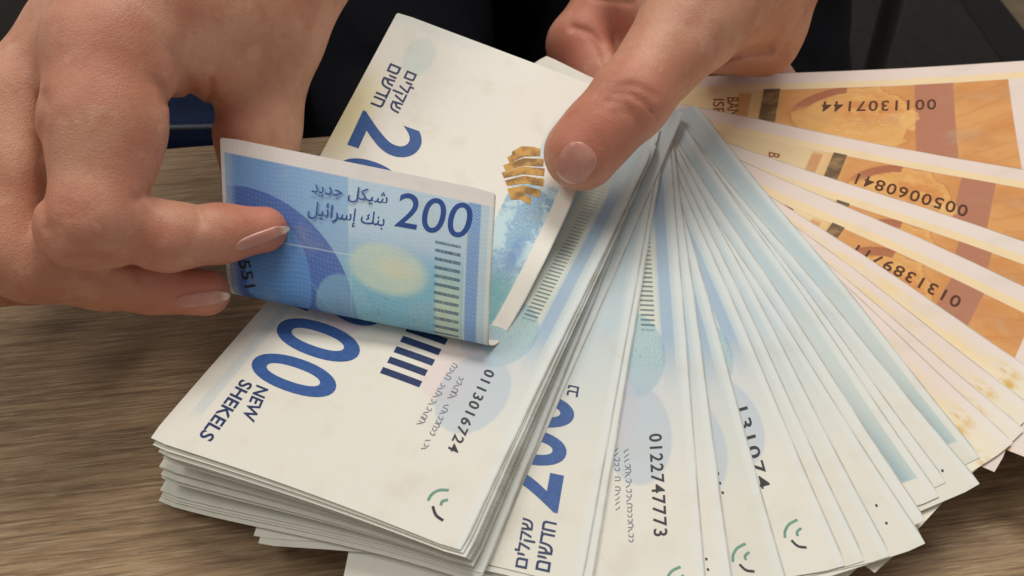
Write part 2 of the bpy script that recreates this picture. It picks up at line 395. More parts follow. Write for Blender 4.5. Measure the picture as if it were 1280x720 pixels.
# ------------------------------------------------------------------ building notes
def link(name, me, parent=None):
    o = bpy.data.objects.new(name, me); COL.objects.link(o)
    if parent: o.parent = parent
    return o
def tag(o, label=None, cat=None, group=None, kind=None):
    for k, x in (('label', label), ('category', cat), ('group', group), ('kind', kind)):
        if x: o[k] = x
    return o
TH = 0.00013
def build_note(name, sh, front, back, nu=30, nv=10, ushift=0.0, uscale=None, shear=0.0):
    us = np.linspace(0, sh.L, nu + 1); vs = np.linspace(0, sh.W, nv + 1)
    U, Vv = np.meshgrid(us, vs, indexing='ij')
    for i, si in ((0, 1), (nu, -1)):
        for j, sj in ((0, 1), (nv, -1)): U[i, j] += si * 0.4; Vv[i, j] += sj * 0.4     # worn, blunted corners
    Pm = sh.S(U, Vv); Nm = sh.N(U, Vv); top = Pm + Nm * TH * 0.5; bot = Pm - Nm * TH * 0.5
    # slightly rounded corners
    n1 = (nu + 1) * (nv + 1); verts = np.vstack([top.reshape(-1, 3), bot.reshape(-1, 3)])
    idx = lambda i, j: i * (nv + 1) + j
    F, mi = [], []
    for i in range(nu):
        for j in range(nv):
            q = (idx(i, j), idx(i, j + 1), idx(i + 1, j + 1), idx(i + 1, j))
            F.append(q); mi.append(0); F.append(tuple(n1 + k for k in reversed(q))); mi.append(1)
    ring = [(i, 0) for i in range(nu)] + [(nu, j) for j in range(nv)] + [(i, nv) for i in range(nu, 0, -1)] + [(0, j) for j in range(nv, 0, -1)]
    ri = np.array([idx(*a) for a in ring]); nr = len(ri); b0 = 2 * n1
    verts = np.vstack([verts, verts[ri], verts[n1 + ri]]); src = np.r_[np.arange(n1), np.arange(n1), ri, ri]
    for a in range(nr):
        b = (a + 1) % nr; F.append((b0 + a, b0 + b, b0 + nr + b, b0 + nr + a)); mi.append(2)
    me = bpy.data.meshes.new(name); me.from_pydata(verts.tolist(), [], F)
    for mm in (front, back, M_EDGE): me.materials.append(mm)
    me.polygons.foreach_set('material_index', mi)
    me.polygons.foreach_set('use_smooth', [k != 2 for k in mi])
    k = uscale if uscale else 150.0 / sh.L
    fu = (((U + shear * Vv) * k + ushift) / 100).ravel(); fv = (Vv / 100).ravel()
    uvl = me.uv_layers.new(name='UVMap')
    li = np.empty(len(me.loops), int); me.loops.foreach_get('vertex_index', li); li = src[li]
    uvl.data.foreach_set('uv', np.stack([fu[li], fv[li]], -1).ravel())
    me.update(); return link(name, me)
OBJ = {}
def put_mesh(note, name, verts2, faces, mat, side=1, off=0.00006):
    """verts2 in (u,v) mm on the note's sheet"""
    sh = SH[note]; bm = bmesh.new()
    vs = [bm.verts.new((float(a), float(b), float(c))) for a, b, c in verts2]
    for f in faces:
        try: bm.faces.new([vs[i] for i in f])
        except ValueError: pass
    for _ in range(3):
        le = [e for e in bm.edges if e.calc_length() > 2.5]
        if not le: break
        bmesh.ops.subdivide_edges(bm, edges=le, cuts=1)
    bmesh.ops.triangulate(bm, faces=bm.faces[:])
    q = np.array([v.co for v in bm.verts])
    P = sh.S(q[:, 0], q[:, 1]) + sh.N(q[:, 0], q[:, 1]) * side * (off + TH * 0.5 + q[:, 2:3] * 0.000004)
    for v, p in zip(bm.verts, P): v.co = p
    bm.faces.ensure_lookup_table()
    bmesh.ops.recalc_face_normals(bm, faces=bm.faces[:])
    me = bpy.data.meshes.new(name); bm.to_mesh(me); bm.free(); me.materials.append(mat)
    return link(name, me, OBJ[note])
def poly(note, name, pts, mat, g=(75, 20), side=1, off=0.00006):
    q = [SH[note].uv(*p, g) for p in pts]
    return put_mesh(note, name, [(a, b, 0) for a, b in q], [tuple(range(len(q)))], mat, side, off)
def stroke(note, name, pts, w, mat, g=(75, 20), side=1, off=0.00006, closed=False):
    """polyline through photograph points, width w in mm"""
    q = np.array([SH[note].uv(*p, g) for p in pts])
    q3 = np.c_[q, np.zeros(len(q))]; q = crom(q3, 6)[:, :2] if len(q) > 2 else q
    t = np.gradient(q, axis=0); t /= np.linalg.norm(t, axis=1, keepdims=True); n = np.c_[-t[:, 1], t[:, 0]] * w / 2
    vs = [(*p, 0) for p in np.vstack([q + n, q - n])]; k = len(q)
    return put_mesh(note, name, vs, [(i, i + 1, k + i + 1, k + i) for i in range(k - 1)], mat, side, off)
TXT = {}
def text2d(body, bold):
    if (body, bold) in TXT: return TXT[body, bold]
    cu = bpy.data.curves.new('lettering', 'FONT'); cu.body = body.replace('ד', 'ר'); cu.size = 1; cu.offset = bold; cu.resolution_u = 8; cu.space_character = 1.18 if body.isdigit() and len(body) > 3 else 1.0
    o = bpy.data.objects.new('lettering', cu); COL.objects.link(o); bpy.context.view_layer.update()
    me = bpy.data.meshes.new_from_object(o.evaluated_get(bpy.context.evaluated_depsgraph_get()))
    v = np.array([w.co[:] for w in me.vertices])[:, :2]; f = [tuple(p.vertices) for p in me.polygons]
    # each glyph island gets a tiny lift of its own
    par = list(range(len(v)))
    def find(a):
        while par[a] != a: par[a] = par[par[a]]; a = par[a]
        return a
    for p in f:
        for a in p[1:]: par[find(a)] = find(p[0])
    ids = {}; z = [ids.setdefault(find(i), len(ids)) for i in range(len(v))]
    bpy.data.objects.remove(o); bpy.data.curves.remove(cu); bpy.data.meshes.remove(me)
    if 'ד' in body:        # the overhanging roof that tells dalet from resh
        za = np.array(z); isl = sorted(((v[za == i, 0].min(), v[za == i, 0].max(), v[za == i, 1].max()) for i in range(len(ids))))
        x0, x1, yt = isl[body.index('ד')]; w = x1 - x0; n0 = len(v); th = 0.09
        v = np.vstack([v, [(x1 - .3 * w, yt - th), (x1 + .16 * w, yt - th), (x1 + .16 * w, yt), (x1 - .3 * w, yt)]]); f = f + [(n0, n0 + 1, n0 + 2, n0 + 3)]; z = z + [len(ids)] * 4
    lo, hi = v.min(0), v.max(0); TXT[body, bold] = ((v - lo) / (hi - lo), f, z); return TXT[body, bold]
def text(note, name, body, p0, p1, pt, mat, bold=0.02, g=(75, 20), side=1):
    v, f, z = text2d(body, bold); sh = SH[note]
    a, b, c = (sh.uv(*p, g) for p in (p0, p1, pt))
    q = a + v[:, :1] * (b - a) + v[:, 1:2] * (c - a)
    return put_mesh(note, name, [(x, y, k) for (x, y), k in zip(q, z)], f, mat, side)
# ------------------------------------------------------------------ table and what lies beyond it
E1, E2 = at_z(190, 186, 0), at_z(440, 167, 0)
TD = (E2 - E1)[:2] / np.linalg.norm((E2 - E1)[:2]); TN = np.array([-TD[1], TD[0]])      # along the edge, away from the camera
T_ANG = math.atan2(TD[1], TD[0])
def mat_wood():
    m = Mat('brown_wood_grain', 0.5, 0.3); c = m.coord()
    g1 = m.noise(m.mapping(c, (9, 190, 20)), 3.0, 9, .72, .2); g2 = m.noise(m.mapping(c, (45, 800, 100)), 2.0, 4, .7)
    g3 = m.noise(m.mapping(c, (1.2, 16, 10)), 2.0, 3, .5, .8); g4 = m.noise(m.mapping(c, (13, 300, 50)), 3.0, 5, .7, .2)
    col = m.mix(srgb(164, 136, 102), srgb(124, 99, 71), g1.step(.36, .64))
    col = m.mix(col, srgb(88, 67, 47), g4.step(.5, .7) * 0.7)
    col = m.mix(col, srgb(194, 174, 145), g2.step(.48, .7) * 0.6)
    col = m.mix(col, srgb(116, 92, 67), g3.step(.45, .7) * 0.35)
    m.bump(g1 * 0.4 + g2 * 0.3 - g4.step(.5, .7) * 0.5, 0.35, 0.0008); return m.out(col)
def box_mesh(name, x0, x1, y0, y1, z0, z1, mat, bev=0.002, parent=None):
    bm = bmesh.new(); bmesh.ops.create_cube(bm, size=1)
    for v in bm.verts:
        v.co = ((x0 + x1) / 2 + v.co.x * (x1 - x0), (y0 + y1) / 2 + v.co.y * (y1 - y0), (z0 + z1) / 2 + v.co.z * (z1 - z0))
    if bev: bmesh.ops.bevel(bm, geom=bm.edges[:], offset=bev, segments=2, affect='EDGES', profile=.5)
    me = bpy.data.meshes.new(name); bm.to_mesh(me); bm.free(); me.materials.append(mat); return link(name, me, parent)
M_WOOD = mat_wood()
table = link('table', None); table.location = (*E1[:2], 0); table.rotation_euler.z = T_ANG
tag(table, 'brown wood-grain tabletop under the hands and the banknotes', 'table')
box_mesh('tabletop', -0.55, 0.75, -0.55, 0.0, -0.025, 0.0, M_WOOD, 0.0012, table)
for lx in (-0.48, 0.68):
    for ly in (-0.5, -0.1): box_mesh('leg', lx - .02, lx + .02, ly - .02, ly + .02, -0.72, -0.0255, M_WOOD, 0.002, table)
def mat_floor(name, a, b, sc):
    m = Mat(name, 0.6, 0.2); c = m.coord(); n = m.noise(c, sc, 5); return m.out(m.mix(a, b, n.step(.35, .65)))
fm = bpy.data.meshes.new('floor'); fm.from_pydata([(-4, -2, -.72), (4, -2, -.72), (4, 6, -.72), (-4, 6, -.72)], [], [(0, 1, 2, 3)])
fm.materials.append(mat_floor('tan_floor', srgb(150, 130, 104), srgb(128, 108, 84), 6))
fl = link('floor', fm); tag(fl, kind='structure')

R0_, R1_ = at_z(1246, 0, -.72)[:2], at_z(1280, 44, -.72)[:2]; R2_ = at_z(1196, 0, -.72)[:2]
rd = (R0_ - R1_) / np.linalg.norm(R0_ - R1_); rn = np.array([-rd[1], rd[0]])
if rn[0] > 0: rn = -rn
bw = abs((R2_ - R0_) @ rn)
def slab(name, quad, z0, z1, mat, parent=None):
    vs = [(*q, z0) for q in quad] + [(*q, z1) for q in quad]
    me = bpy.data.meshes.new(name); me.from_pydata(vs, [], [(3, 2, 1, 0), (4, 5, 6, 7)] + [(i, (i + 1) % 4, 4 + (i + 1) % 4, 4 + i) for i in range(4)])
    me.materials.append(mat); o = link(name, me, parent)
    bm = bmesh.new(); bm.from_mesh(me); bmesh.ops.recalc_face_normals(bm, faces=bm.faces[:]); bm.to_mesh(me); bm.free(); return o
rug = link('rug', None); tag(rug, 'dark brown rug with a black border on the floor behind the table', 'rug')
c0 = R0_ - rd * 3; c1 = R0_ + rd * 3
slab('pile', [c0 + rn * bw, c1 + rn * bw, c1 + rn * 4, c0 + rn * 4], -.7198, -.712, mat_floor('dark_brown_rug', srgb(40, 32, 26), srgb(30, 24, 20), 40), rug)
slab('border', [c0, c1, c1 + rn * bw * .999, c0 + rn * bw * .999], -.7198, -.711, mat_floor('black_rug_border', srgb(20, 18, 17), srgb(14, 13, 12), 60), rug)
# ------------------------------------------------------------------ the notes
FAN = 'banknotes fanned out from the right hand'; PILE = 'banknotes in the loose pile under the lifted note'
LAB = {
 'O1': 'orange banknote with serial 0011307144, lowest of the fan',
 'O2': 'orange banknote with serial 0050060841, between two other orange banknotes',
 'O3': 'orange banknote showing only its pale margin between the 0050060841 and 0131389711 notes',
 'O4': 'orange banknote with serial 0131389711, lying on the other orange notes',
 'N1': 'blue banknote with a dark teal hatched strip along its edge, next to cream notes',
 'N3': 'blue banknote with a pale blue hatched strip fading along its edge',
 'N6': 'blue banknote with serial ending 1074 and arc emblem at its corner',
 'N7': 'blue banknote with arc emblem but its serial almost covered by the note above',
 'N9': 'blue banknote with serial 0122747773 in the fan',
 'R2': 'banknote with big blue 200 and Hebrew lettering, wedged between pile and fan',
 'R1': 'pale banknote edge strip between the big blue 200 and the serial 0122747773',
 'R4': 'pale banknote edge between the pile and the note with the big blue 200',
 'N8': 'pale banknote strip lying against the note with serial 0122747773, two ink specks',
 'N2': 'pale banknote with one black speck, lying over the teal hatched strip',
 'N4b': 'pale banknote with two black specks beside its long edge',
 'T': 'pale banknote slid back, its end showing behind the thumb',
 'G1': 'topmost banknote of the pile, reading 00 NEW SHEKELS, serial 0113016724',
 'LIFT': 'blue banknote lifted and curled back between the fingers, Arabic lettering on its back'}
for key, kind, sh in NOTES:
    if key == 'LIFT': o = build_note('banknote', sh, M_LIFT, M_REV, 150, 14)
    elif kind == 'orange':
        sc_, sf, she = {'O1': (.636, 24.2, .42), 'O2': (.9, 2.75, .2), 'O3': (1.0, 52.4 - sh.uv(1055, 253, (50, 12))[0], 0.0), 'O4': (1.01, -8.4, 0.0)}[key]
        o = build_note('banknote', sh, M_OR, M_OR, 30, 12, sf, sc_, she)
    elif kind == 'pale': o = build_note('banknote', sh, M_PALE, M_PALE, 30, 12, 0, 1.0)
    else: o = build_note('banknote', sh, M_STRIP if key in ('N1', 'N3') else M_FRONT if key in ('N6', 'N7', 'N8', 'N9', 'G1') else M_SIDE, M_FRONT, 36, 16)
    OBJ[key] = o
    if key in LAB: tag(o, LAB[key], 'banknote', PILE if key == 'G1' else None if key == 'LIFT' else FAN)
    elif kind == 'pale': tag(o, 'cream edged banknote with gold blots, between the blue and the orange notes', 'banknote', FAN)
    elif key[0] == 'S':
        w = 'lowest' if int(key[1:]) < 4 else 'middle' if int(key[1:]) < 9 else 'uppermost'
        tag(o, 'cream banknote edge in the %s bunch of the pile under the lifted note' % w, 'banknote', PILE)
    else: tag(o, 'pale blue banknote of the fan, only a plain narrow edge strip showing', 'banknote', FAN)
HEB1, HEB2 = 'שקלים'[::-1], 'חדשים'[::-1]
AR1 = ''.join(['\uFEB7', '\uFEF4', '\uFEDC', '\uFEDE', ' ', '\uFE9F', '\uFEAA', '\uFEF3', '\uFEAA'])[::-1]
AR2 = ''.join(['\uFE91', '\uFEE8', '\uFEDA', ' ', '\uFE87', '\uFEB3', '\uFEAE', '\uFE8D', '\uFE8B', '\uFEF4', '\uFEDE'])[::-1]
# lifted note, front
gf = (35, 40)
text('LIFT', 'lettering', HEB1, (504, 86), (480, 135), (525, 95), M_NAVY, .012, gf)
text('LIFT', 'lettering', HEB2, (488, 79), (463, 130), (502, 85), M_NAVY, .012, gf)
text('LIFT', 'numeral', '2', (454, 138), (434, 181), (533, 166), M_INK, .018, gf)
text('LIFT', 'numeral', '0', (430, 189), (410, 232), (509, 217), M_INK, .018, gf)
GOLD = Mat('gold_foil', 0.5, 0.3); GOLD.b.inputs['Metallic'].default_value = 0.0
_c = GOLD.coord(); M_GOLD = GOLD.out(GOLD.mix(srgb(206, 156, 70), srgb(140, 98, 38), GOLD.noise(_c, 260, 3).step(.4, .62)))
for L, R_ in (((634, 197), (676, 186)), ((629, 207), (680, 199)), ((627, 216), (681, 211)), ((631, 226), (680, 224)), ((634, 236), (676, 238)), ((636, 243), (664, 247))):
    x0, y0 = L; x1, y1 = R_
    poly('LIFT', 'gold_facet', [(x0, y0), ((x0 + x1) / 2, (y0 + y1) / 2 - 5), (x1, y1), (x1 - 1, y1 + 9.5), ((x0 + x1) / 2, (y0 + y1) / 2 + 4.6), (x0 + 3, y0 + 7)], M_GOLD, (40, 14))
poly('LIFT', 'gold_facet', [(640, 190), (652, 183), (668, 184), (674, 186), (652, 189), (640, 194)], M_GOLD, (40, 14))
# lifted note, reverse
gb = (135, 30)
text('LIFT', 'numeral', '200', (493, 283), (585, 299), (501, 240), M_DBLUE, .002, gb, -1)
text('LIFT', 'lettering', AR1, (390, 246), (483, 260), (393, 226), M_DBLUE, .004, gb, -1)
text('LIFT', 'lettering', AR2, (385, 275), (479, 290), (388, 251), M_DBLUE, .004, gb, -1)
text('LIFT', 'serial_number', '551', (298, 326), (306, 360), (312, 324), M_DARK, .01, (120, 64), -1)
# top note of the pile
g1 = (100, 40)
for ch, p0, p1, pt in (('0', (327, 433), (305, 470), (429, 467)), ('0', (359, 389), (336, 426), (459, 423)), ('2', (390, 345), (367, 383), (489, 379))):
    text('G1', 'numeral', ch, p0, p1, pt, M_INK, .02, g1)
text('G1', 'lettering', 'NEW', (321, 481), (302, 522), (336, 487), M_NAVY, .02, g1)
text('G1', 'lettering', 'SHEKELS', (302, 474), (248, 545), (317, 481), M_NAVY, .02, g1)
for a, b in (((511, 407), (560, 424)), ((504, 420), (552, 437)), ((496, 433), (544, 450)), ((488, 446), (535, 463)), ((479, 459), (528, 477))):
    poly('G1', 'bar', [a, b, (b[0] - 4, b[1] + 7.5), (a[0] - 4, a[1] + 7.5)], M_NAVY, g1)
text('G1', 'serial_number', '0113016724', (607, 461), (559, 562), (619, 466), M_DARK, .014, g1)
srng = random.Random(3)
def scribble(note, p0, p1, n, g, amp):
    """handwritten verse: short pen strokes along a line"""
    p0, p1 = np.array(p0, float), np.array(p1, float); d = (p1 - p0) / n; up = np.array([-d[1], d[0]]); up = up / np.linalg.norm(up) * amp
    if up[0] < 0: up = -up
    for i in range(n):
        if i and srng.random() < .15: continue
        b = p0 + d * i; k = srng.choice((0, 1, 2)); j = lambda s: srng.uniform(-s, s)
        pts = {0: [b, b + up * (1 + j(.3)), b + up + d * .7, b + d * (.7 + j(.1))], 1: [b + up * .9, b + d * .35 + up * (.4 + j(.3)), b + d * .7],
               2: [b + up, b + d * .6 + up * (1 + j(.2)), b + d * .6 + up * .3, b + d * .15 + up * .1]}[k]
        stroke(note, 'pen_stroke', [tuple(x) for x in pts], .2, M_GREY, g)
scribble('G1', (566, 454), (520, 532), 16, g1, 6); scribble('G1', (574, 470), (523, 568), 20, g1, 6)
def arcs(note, c, s, rot, g):
    R = np.array([[math.cos(rot), -math.sin(rot)], [math.sin(rot), math.cos(rot)]])
    for nm, pts, mat in (('emblem_arc', [(-19, -5), (-14, -13), (-5, -18), (7, -18)], M_GREEN), ('emblem_arc', [(-3, 1), (-1, -4), (6, -6)], M_GREEN), ('emblem_arc', [(-13, 2), (-9, 13), (0, 20)], M_DARK)):
        stroke(note, nm, [tuple(np.array(c) + R @ np.array(p) * s) for p in pts], .55 * s, mat, g)
arcs('G1', (554, 631), 1.0, 0.0, g1)
# fan
g9 = (120, 10)
text('N9', 'serial_number', '0122747773', (811, 543), (817, 671), (827, 542), M_DARK, .014, g9)
scribble('N9', (767, 560), (770, 652), 15, g9, 6); scribble('N9', (780, 562), (786, 686), 20, g9, 6)
arcs('N9', (852, 727), .95, -.45, g9)
text('N6', 'serial_number', '131074', (919, 512), (947, 613), (934, 508), M_DARK, .014, g9)
arcs('N6', (999, 668), .95, -.5, g9); arcs('N7', (934, 698), .95, -.5, g9)
for note, pts in (('N7', [(897, 592), (899.5, 604), (903, 616)]), ('N8', [(882.5, 699), (884.5, 712)]), ('N4b', [(1095, 632), (1107.5, 654)]), ('N2', [(1177.5, 588.5)])):
    for x, y in pts: poly(note, 'ink_mark', [(x - 1.4, y - 1.6), (x + 1.8, y - 1.2), (x + 1.8, y + 2), (x - .8, y + 1.6)], M_DARK, g9)
gr = (130, 10)
text('R2', 'numeral', '2', (697, 642), (705, 595), (602, 622), M_INK, .022, gr)
text('R2', 'numeral', '0', (704, 590), (712, 546), (609, 570), M_INK, .022, gr)
text('R2', 'numeral', '0', (714, 542), (721, 500), (620, 523), M_INK, .022, gr)
text('R2', 'lettering', HEB1, (664, 713), (673, 651), (640, 708), M_NAVY, .015, gr)
text('R2', 'lettering', HEB2, (687, 716), (696, 654), (669, 712), M_NAVY, .015, gr)
text('R2', 'lettering', 'בנ', (722, 497), (724, 484), (708, 494), M_NAVY, .015, gr)
go = (80, 15)
text('O1', 'serial_number', '0011307144', (1170, 124), (1028, 127), (1170, 137), M_BROWN, .012, go)
text('O2', 'serial_number', '0050060841', (1211, 258), (1073, 217), (1207, 272), M_BROWN, .012, go)
text('O4', 'serial_number', '0131389711', (1203, 373), (1073, 306), (1196, 386), M_BROWN, .012, go)
text('O1', 'lettering', 'BANK', (909, 122), (909, 156), (923, 122), M_RUST, .01, (20, 14))
text('O1', 'lettering', 'ISRA', (891, 124), (891, 156), (905, 124), M_RUST, .01, (20, 14))
text('O2', 'lettering', 'BANK', (961, 190), (955, 222), (975, 193), M_RUST, .01, (30, 12))
text('O4', 'lettering', 'BANK', (980, 256), (970, 280), (992, 262), M_RUST, .01, (30, 12))
#PART5
# ------------------------------------------------------------------ hands: one continuous surface each, from a smooth distance field
class Field:
    def __init__(s, lo, hi, res=0.8):
        s.lo = np.array(lo, float); s.res = res; s.n = np.ceil((np.array(hi) - s.lo) / res).astype(int) + 1
        s.d = np.full(s.n, 12.0, np.float32)
        s.ax = [s.lo[i] + res * np.arange(s.n[i]) for i in range(3)]
    def block(s, a, b):
        i0 = np.clip(np.floor((a - s.lo) / s.res).astype(int), 0, s.n - 1); i1 = np.clip(np.ceil((b - s.lo) / s.res).astype(int) + 1, 1, s.n)
        sl = tuple(slice(p, q) for p, q in zip(i0, i1))
        return sl, np.meshgrid(*[s.ax[i][sl[i]] for i in range(3)], indexing='ij')
    def cone(s, A, B, ra, rb, k=4.0):
        A, B = np.asarray(A) * 1000, np.asarray(B) * 1000; pad = max(ra, rb) + 13
        sl, (X, Y, Z) = s.block(np.minimum(A, B) - pad, np.maximum(A, B) + pad)
        if X.size == 0: return
        ab = B - A; L2 = ab @ ab + 1e-9
        t = np.clip(((X - A[0]) * ab[0] + (Y - A[1]) * ab[1] + (Z - A[2]) * ab[2]) / L2, 0, 1)
        d = np.sqrt((X - A[0] - t * ab[0]) ** 2 + (Y - A[1] - t * ab[1]) ** 2 + (Z - A[2] - t * ab[2]) ** 2) - (ra + (rb - ra) * t)
        e = s.d[sl]; h = np.clip(0.5 + 0.5 * (e - d) / k, 0, 1)
        s.d[sl] = (e + (d - e) * h - k * h * (1 - h)).astype(np.float32)
    def chain(s, pts, rs, k=4.0):
        for i in range(len(pts) - 1): s.cone(pts[i], pts[i + 1], rs[i], rs[i + 1], k)
    def groove(s, px, t0, w, depth, tr=12.0):
        """skin crease following a drawn line; only near depth t0 (m), width and depth in mm"""
        P3 = np.array([at(x, y, t0) for x, y in px]) * 1000; pad = tr + 4
        sl, (X, Y, Z) = s.block(P3.min(0) - pad, P3.max(0) + pad)
        q = np.stack([X, Y, Z], -1) / 1000; pp = proj(q); dep = (q[..., 1] * CP - (q[..., 2] - CAM_H) * SP) * 1000
        best = np.full(X.shape, 1e9)
        for (x0, y0), (x1, y1) in zip(px, px[1:]):
            a = np.array([x0, y0]); ab = np.array([x1 - x0, y1 - y0]); t = np.clip(((pp - a) @ ab) / (ab @ ab), 0, 1)
            best = np.minimum(best, np.linalg.norm(pp - a - t[..., None] * ab, axis=-1))
        dist = best * dep / FPX; f = np.exp(-(dist / w) ** 2) * np.exp(-((dep - t0 * 1000) / tr) ** 4)
        s.d[sl] += (depth * f).astype(np.float32)
    def bulge(s, c, r, depth):
        c = np.asarray(c) * 1000; sl, (X, Y, Z) = s.block(c - 2.5 * r, c + 2.5 * r)
        s.d[sl] -= (depth * np.exp(-((X - c[0]) ** 2 + (Y - c[1]) ** 2 + (Z - c[2]) ** 2) / r ** 2)).astype(np.float32)
    def sample(s, P):
        f = (np.asarray(P) * 1000 - s.lo) / s.res; i = np.clip(np.floor(f).astype(int), 0, s.n - 2); t = np.clip(f - i, 0, 1); r = 0
        for a in (0, 1):
            for b in (0, 1):
                for c in (0, 1):
                    w = (t[..., 0] if a else 1 - t[..., 0]) * (t[..., 1] if b else 1 - t[..., 1]) * (t[..., 2] if c else 1 - t[..., 2])
                    r = r + w * s.d[i[..., 0] + a, i[..., 1] + b, i[..., 2] + c]
        return r
    def hit(s, px, py, t0):
        """first surface point along the view ray from depth t0"""
        t = t0
        for _ in range(200):
            v = float(s.sample(at(px, py, t)[None])[0])
            if v < 0.02: break
            t += max(v, .05) * 0.0007
        return at(px, py, t)
    def grad(s, P, e=0.0008):
        g = np.stack([s.sample(P + np.eye(3)[i] * e) - s.sample(P - np.eye(3)[i] * e) for i in range(3)], -1)
        return g / (np.linalg.norm(g, axis=-1, keepdims=True) + 1e-9)
    def mesh(s):
        """naive surface nets"""
        d = s.d; ins = d < 0
        c = np.zeros(tuple(s.n - 1), int)
        for a in (0, 1):
            for b in (0, 1):
                for e in (0, 1): c += ins[a:s.n[0] - 1 + a, b:s.n[1] - 1 + b, e:s.n[2] - 1 + e]
        act = (c > 0) & (c < 8); I = np.argwhere(act); vid = np.full(c.shape, -1); vid[act] = np.arange(len(I))
        acc = np.zeros((len(I), 3)); cnt = np.zeros(len(I))
        cor = [(a, b, e) for a in (0, 1) for b in (0, 1) for e in (0, 1)]
        for p in cor:
            for ax in range(3):
                if p[ax]: continue
                q = list(p); q[ax] = 1
                da = d[tuple((I + p).T)]; db = d[tuple((I + q).T)]; m = (da < 0) != (db < 0)
                t = np.where(m, da / np.where(m, da - db, 1), 0); pt = np.tile(np.array(p, float), (len(I), 1)); pt[:, ax] += t
                acc[m] += pt[m]; cnt[m] += 1
        verts = (s.lo + (I + acc / cnt[:, None]) * s.res) / 1000; F = []
        for ax in range(3):
            b, e = [(1, 2), (2, 0), (0, 1)][ax]
            sh = [slice(None)] * 3; sh[ax] = slice(0, -1); s2 = [slice(None)] * 3; s2[ax] = slice(1, None)
            A = ins[tuple(sh)]; B = ins[tuple(s2)]; E = np.argwhere(A != B)
            E = E[(E[:, b] > 0) & (E[:, e] > 0) & (E[:, b] < s.n[b] - 1) & (E[:, e] < s.n[e] - 1)]
            o = lambda db, de: vid[tuple((E + np.eye(3, dtype=int)[b] * db + np.eye(3, dtype=int)[e] * de).T)]
            q = np.stack([o(-1, -1), o(0, -1), o(0, 0), o(-1, 0)], -1); fl = ~A[tuple(E.T)]
            q[fl] = q[fl][:, ::-1]; F.append(q[(q >= 0).all(1)])
        return verts, np.vstack(F)
def mat_skin():
    m = Mat('skin', 0.46, 0.35); a = m.nt.nodes.new('ShaderNodeAttribute'); a.attribute_name = 'flush'
    fl = V(m, a.outputs['Fac']); c = m.coord()
    n1 = m.noise(c, 55, 4); n2 = m.noise(c, 420, 3); n3 = m.noise(c, 14, 2)
    col = m.mix(srgb(210, 158, 130), srgb(192, 133, 106), n1.step(.35, .65))
    col = m.mix(col, srgb(212, 168, 138), n3.step(.5, .75) * 0.4)
    col = m.mix(col, srgb(192, 106, 86), fl)
    col = m.mix(col, srgb(170, 112, 88), n2.step(.5, .8) * 0.3)
    col = m.mix(col, srgb(178, 104, 84), m.noise(c, 120, 3).step(.52, .72) * 0.28); col = m.mix(col, srgb(226, 186, 158), m.noise(c, 180, 2).step(.6, .75) * 0.25)
    v1 = m.voronoi(c, 2000, 'DISTANCE_TO_EDGE'); v2 = m.voronoi(m.mapping(c, (1, 1, 1), (.5, .3, .2)), 1000, 'DISTANCE_TO_EDGE')
    m.bump(v1.step(0, .3) * 0.35 + v2.step(0, .3) * 0.3 + n2 * 0.9 + n1 * 0.8 + m.noise(m.mapping(c, (500, 160, 500)), 3, 3) * 0.5, 0.32, 0.00030)
    m.b.inputs['Subsurface Weight'].default_value = 0.22; m.b.inputs['Subsurface Radius'].default_value = (1.0, .35, .2)
    m.b.inputs['Subsurface Scale'].default_value = 0.003
    return m.out(col)
M_SKIN = mat_skin()
def mat_nail():
    m = Mat('fingernail', 0.3, 0.5); a = m.nt.nodes.new('ShaderNodeAttribute'); a.attribute_name = 'free_edge'
    fe = V(m, a.outputs['Fac']); n = m.noise(m.coord(), 200, 3)
    col = m.mix(srgb(202, 146, 128), srgb(192, 132, 116), n.step(.35, .65)); col = m.mix(col, srgb(226, 200, 176), fe)
    m.b.inputs['Subsurface Weight'].default_value = 0.15; m.b.inputs['Subsurface Scale'].default_value = 0.002
    return m.out(col)
M_NAIL = mat_nail()
def hand_mesh(name, F, flush, parent):
    vs, fs = F.mesh(); me = bpy.data.meshes.new(name)
    nb = np.zeros_like(vs); k = np.zeros(len(vs))
    for i in range(4):
        np.add.at(nb, fs[:, i], vs[fs[:, (i + 1) % 4]]); np.add.at(k, fs[:, i], 1)
        np.add.at(nb, fs[:, i], vs[fs[:, (i - 1) % 4]]); np.add.at(k, fs[:, i], 1)
    vs = vs * 0.5 + 0.5 * nb / np.maximum(k, 1)[:, None]
    me.from_pydata(vs.tolist(), [], fs.tolist()); me.polygons.foreach_set('use_smooth', [True] * len(fs)); me.materials.append(M_SKIN)
    f = np.zeros(len(vs))
    for c, r, w in flush: f = np.maximum(f, w * np.exp(-(np.linalg.norm(vs - c, axis=1) / r) ** 2))
    at_ = me.attributes.new('flush', 'FLOAT', 'POINT'); at_.data.foreach_set('value', f.astype(np.float32))
    me.update(); return link(name, me, parent)
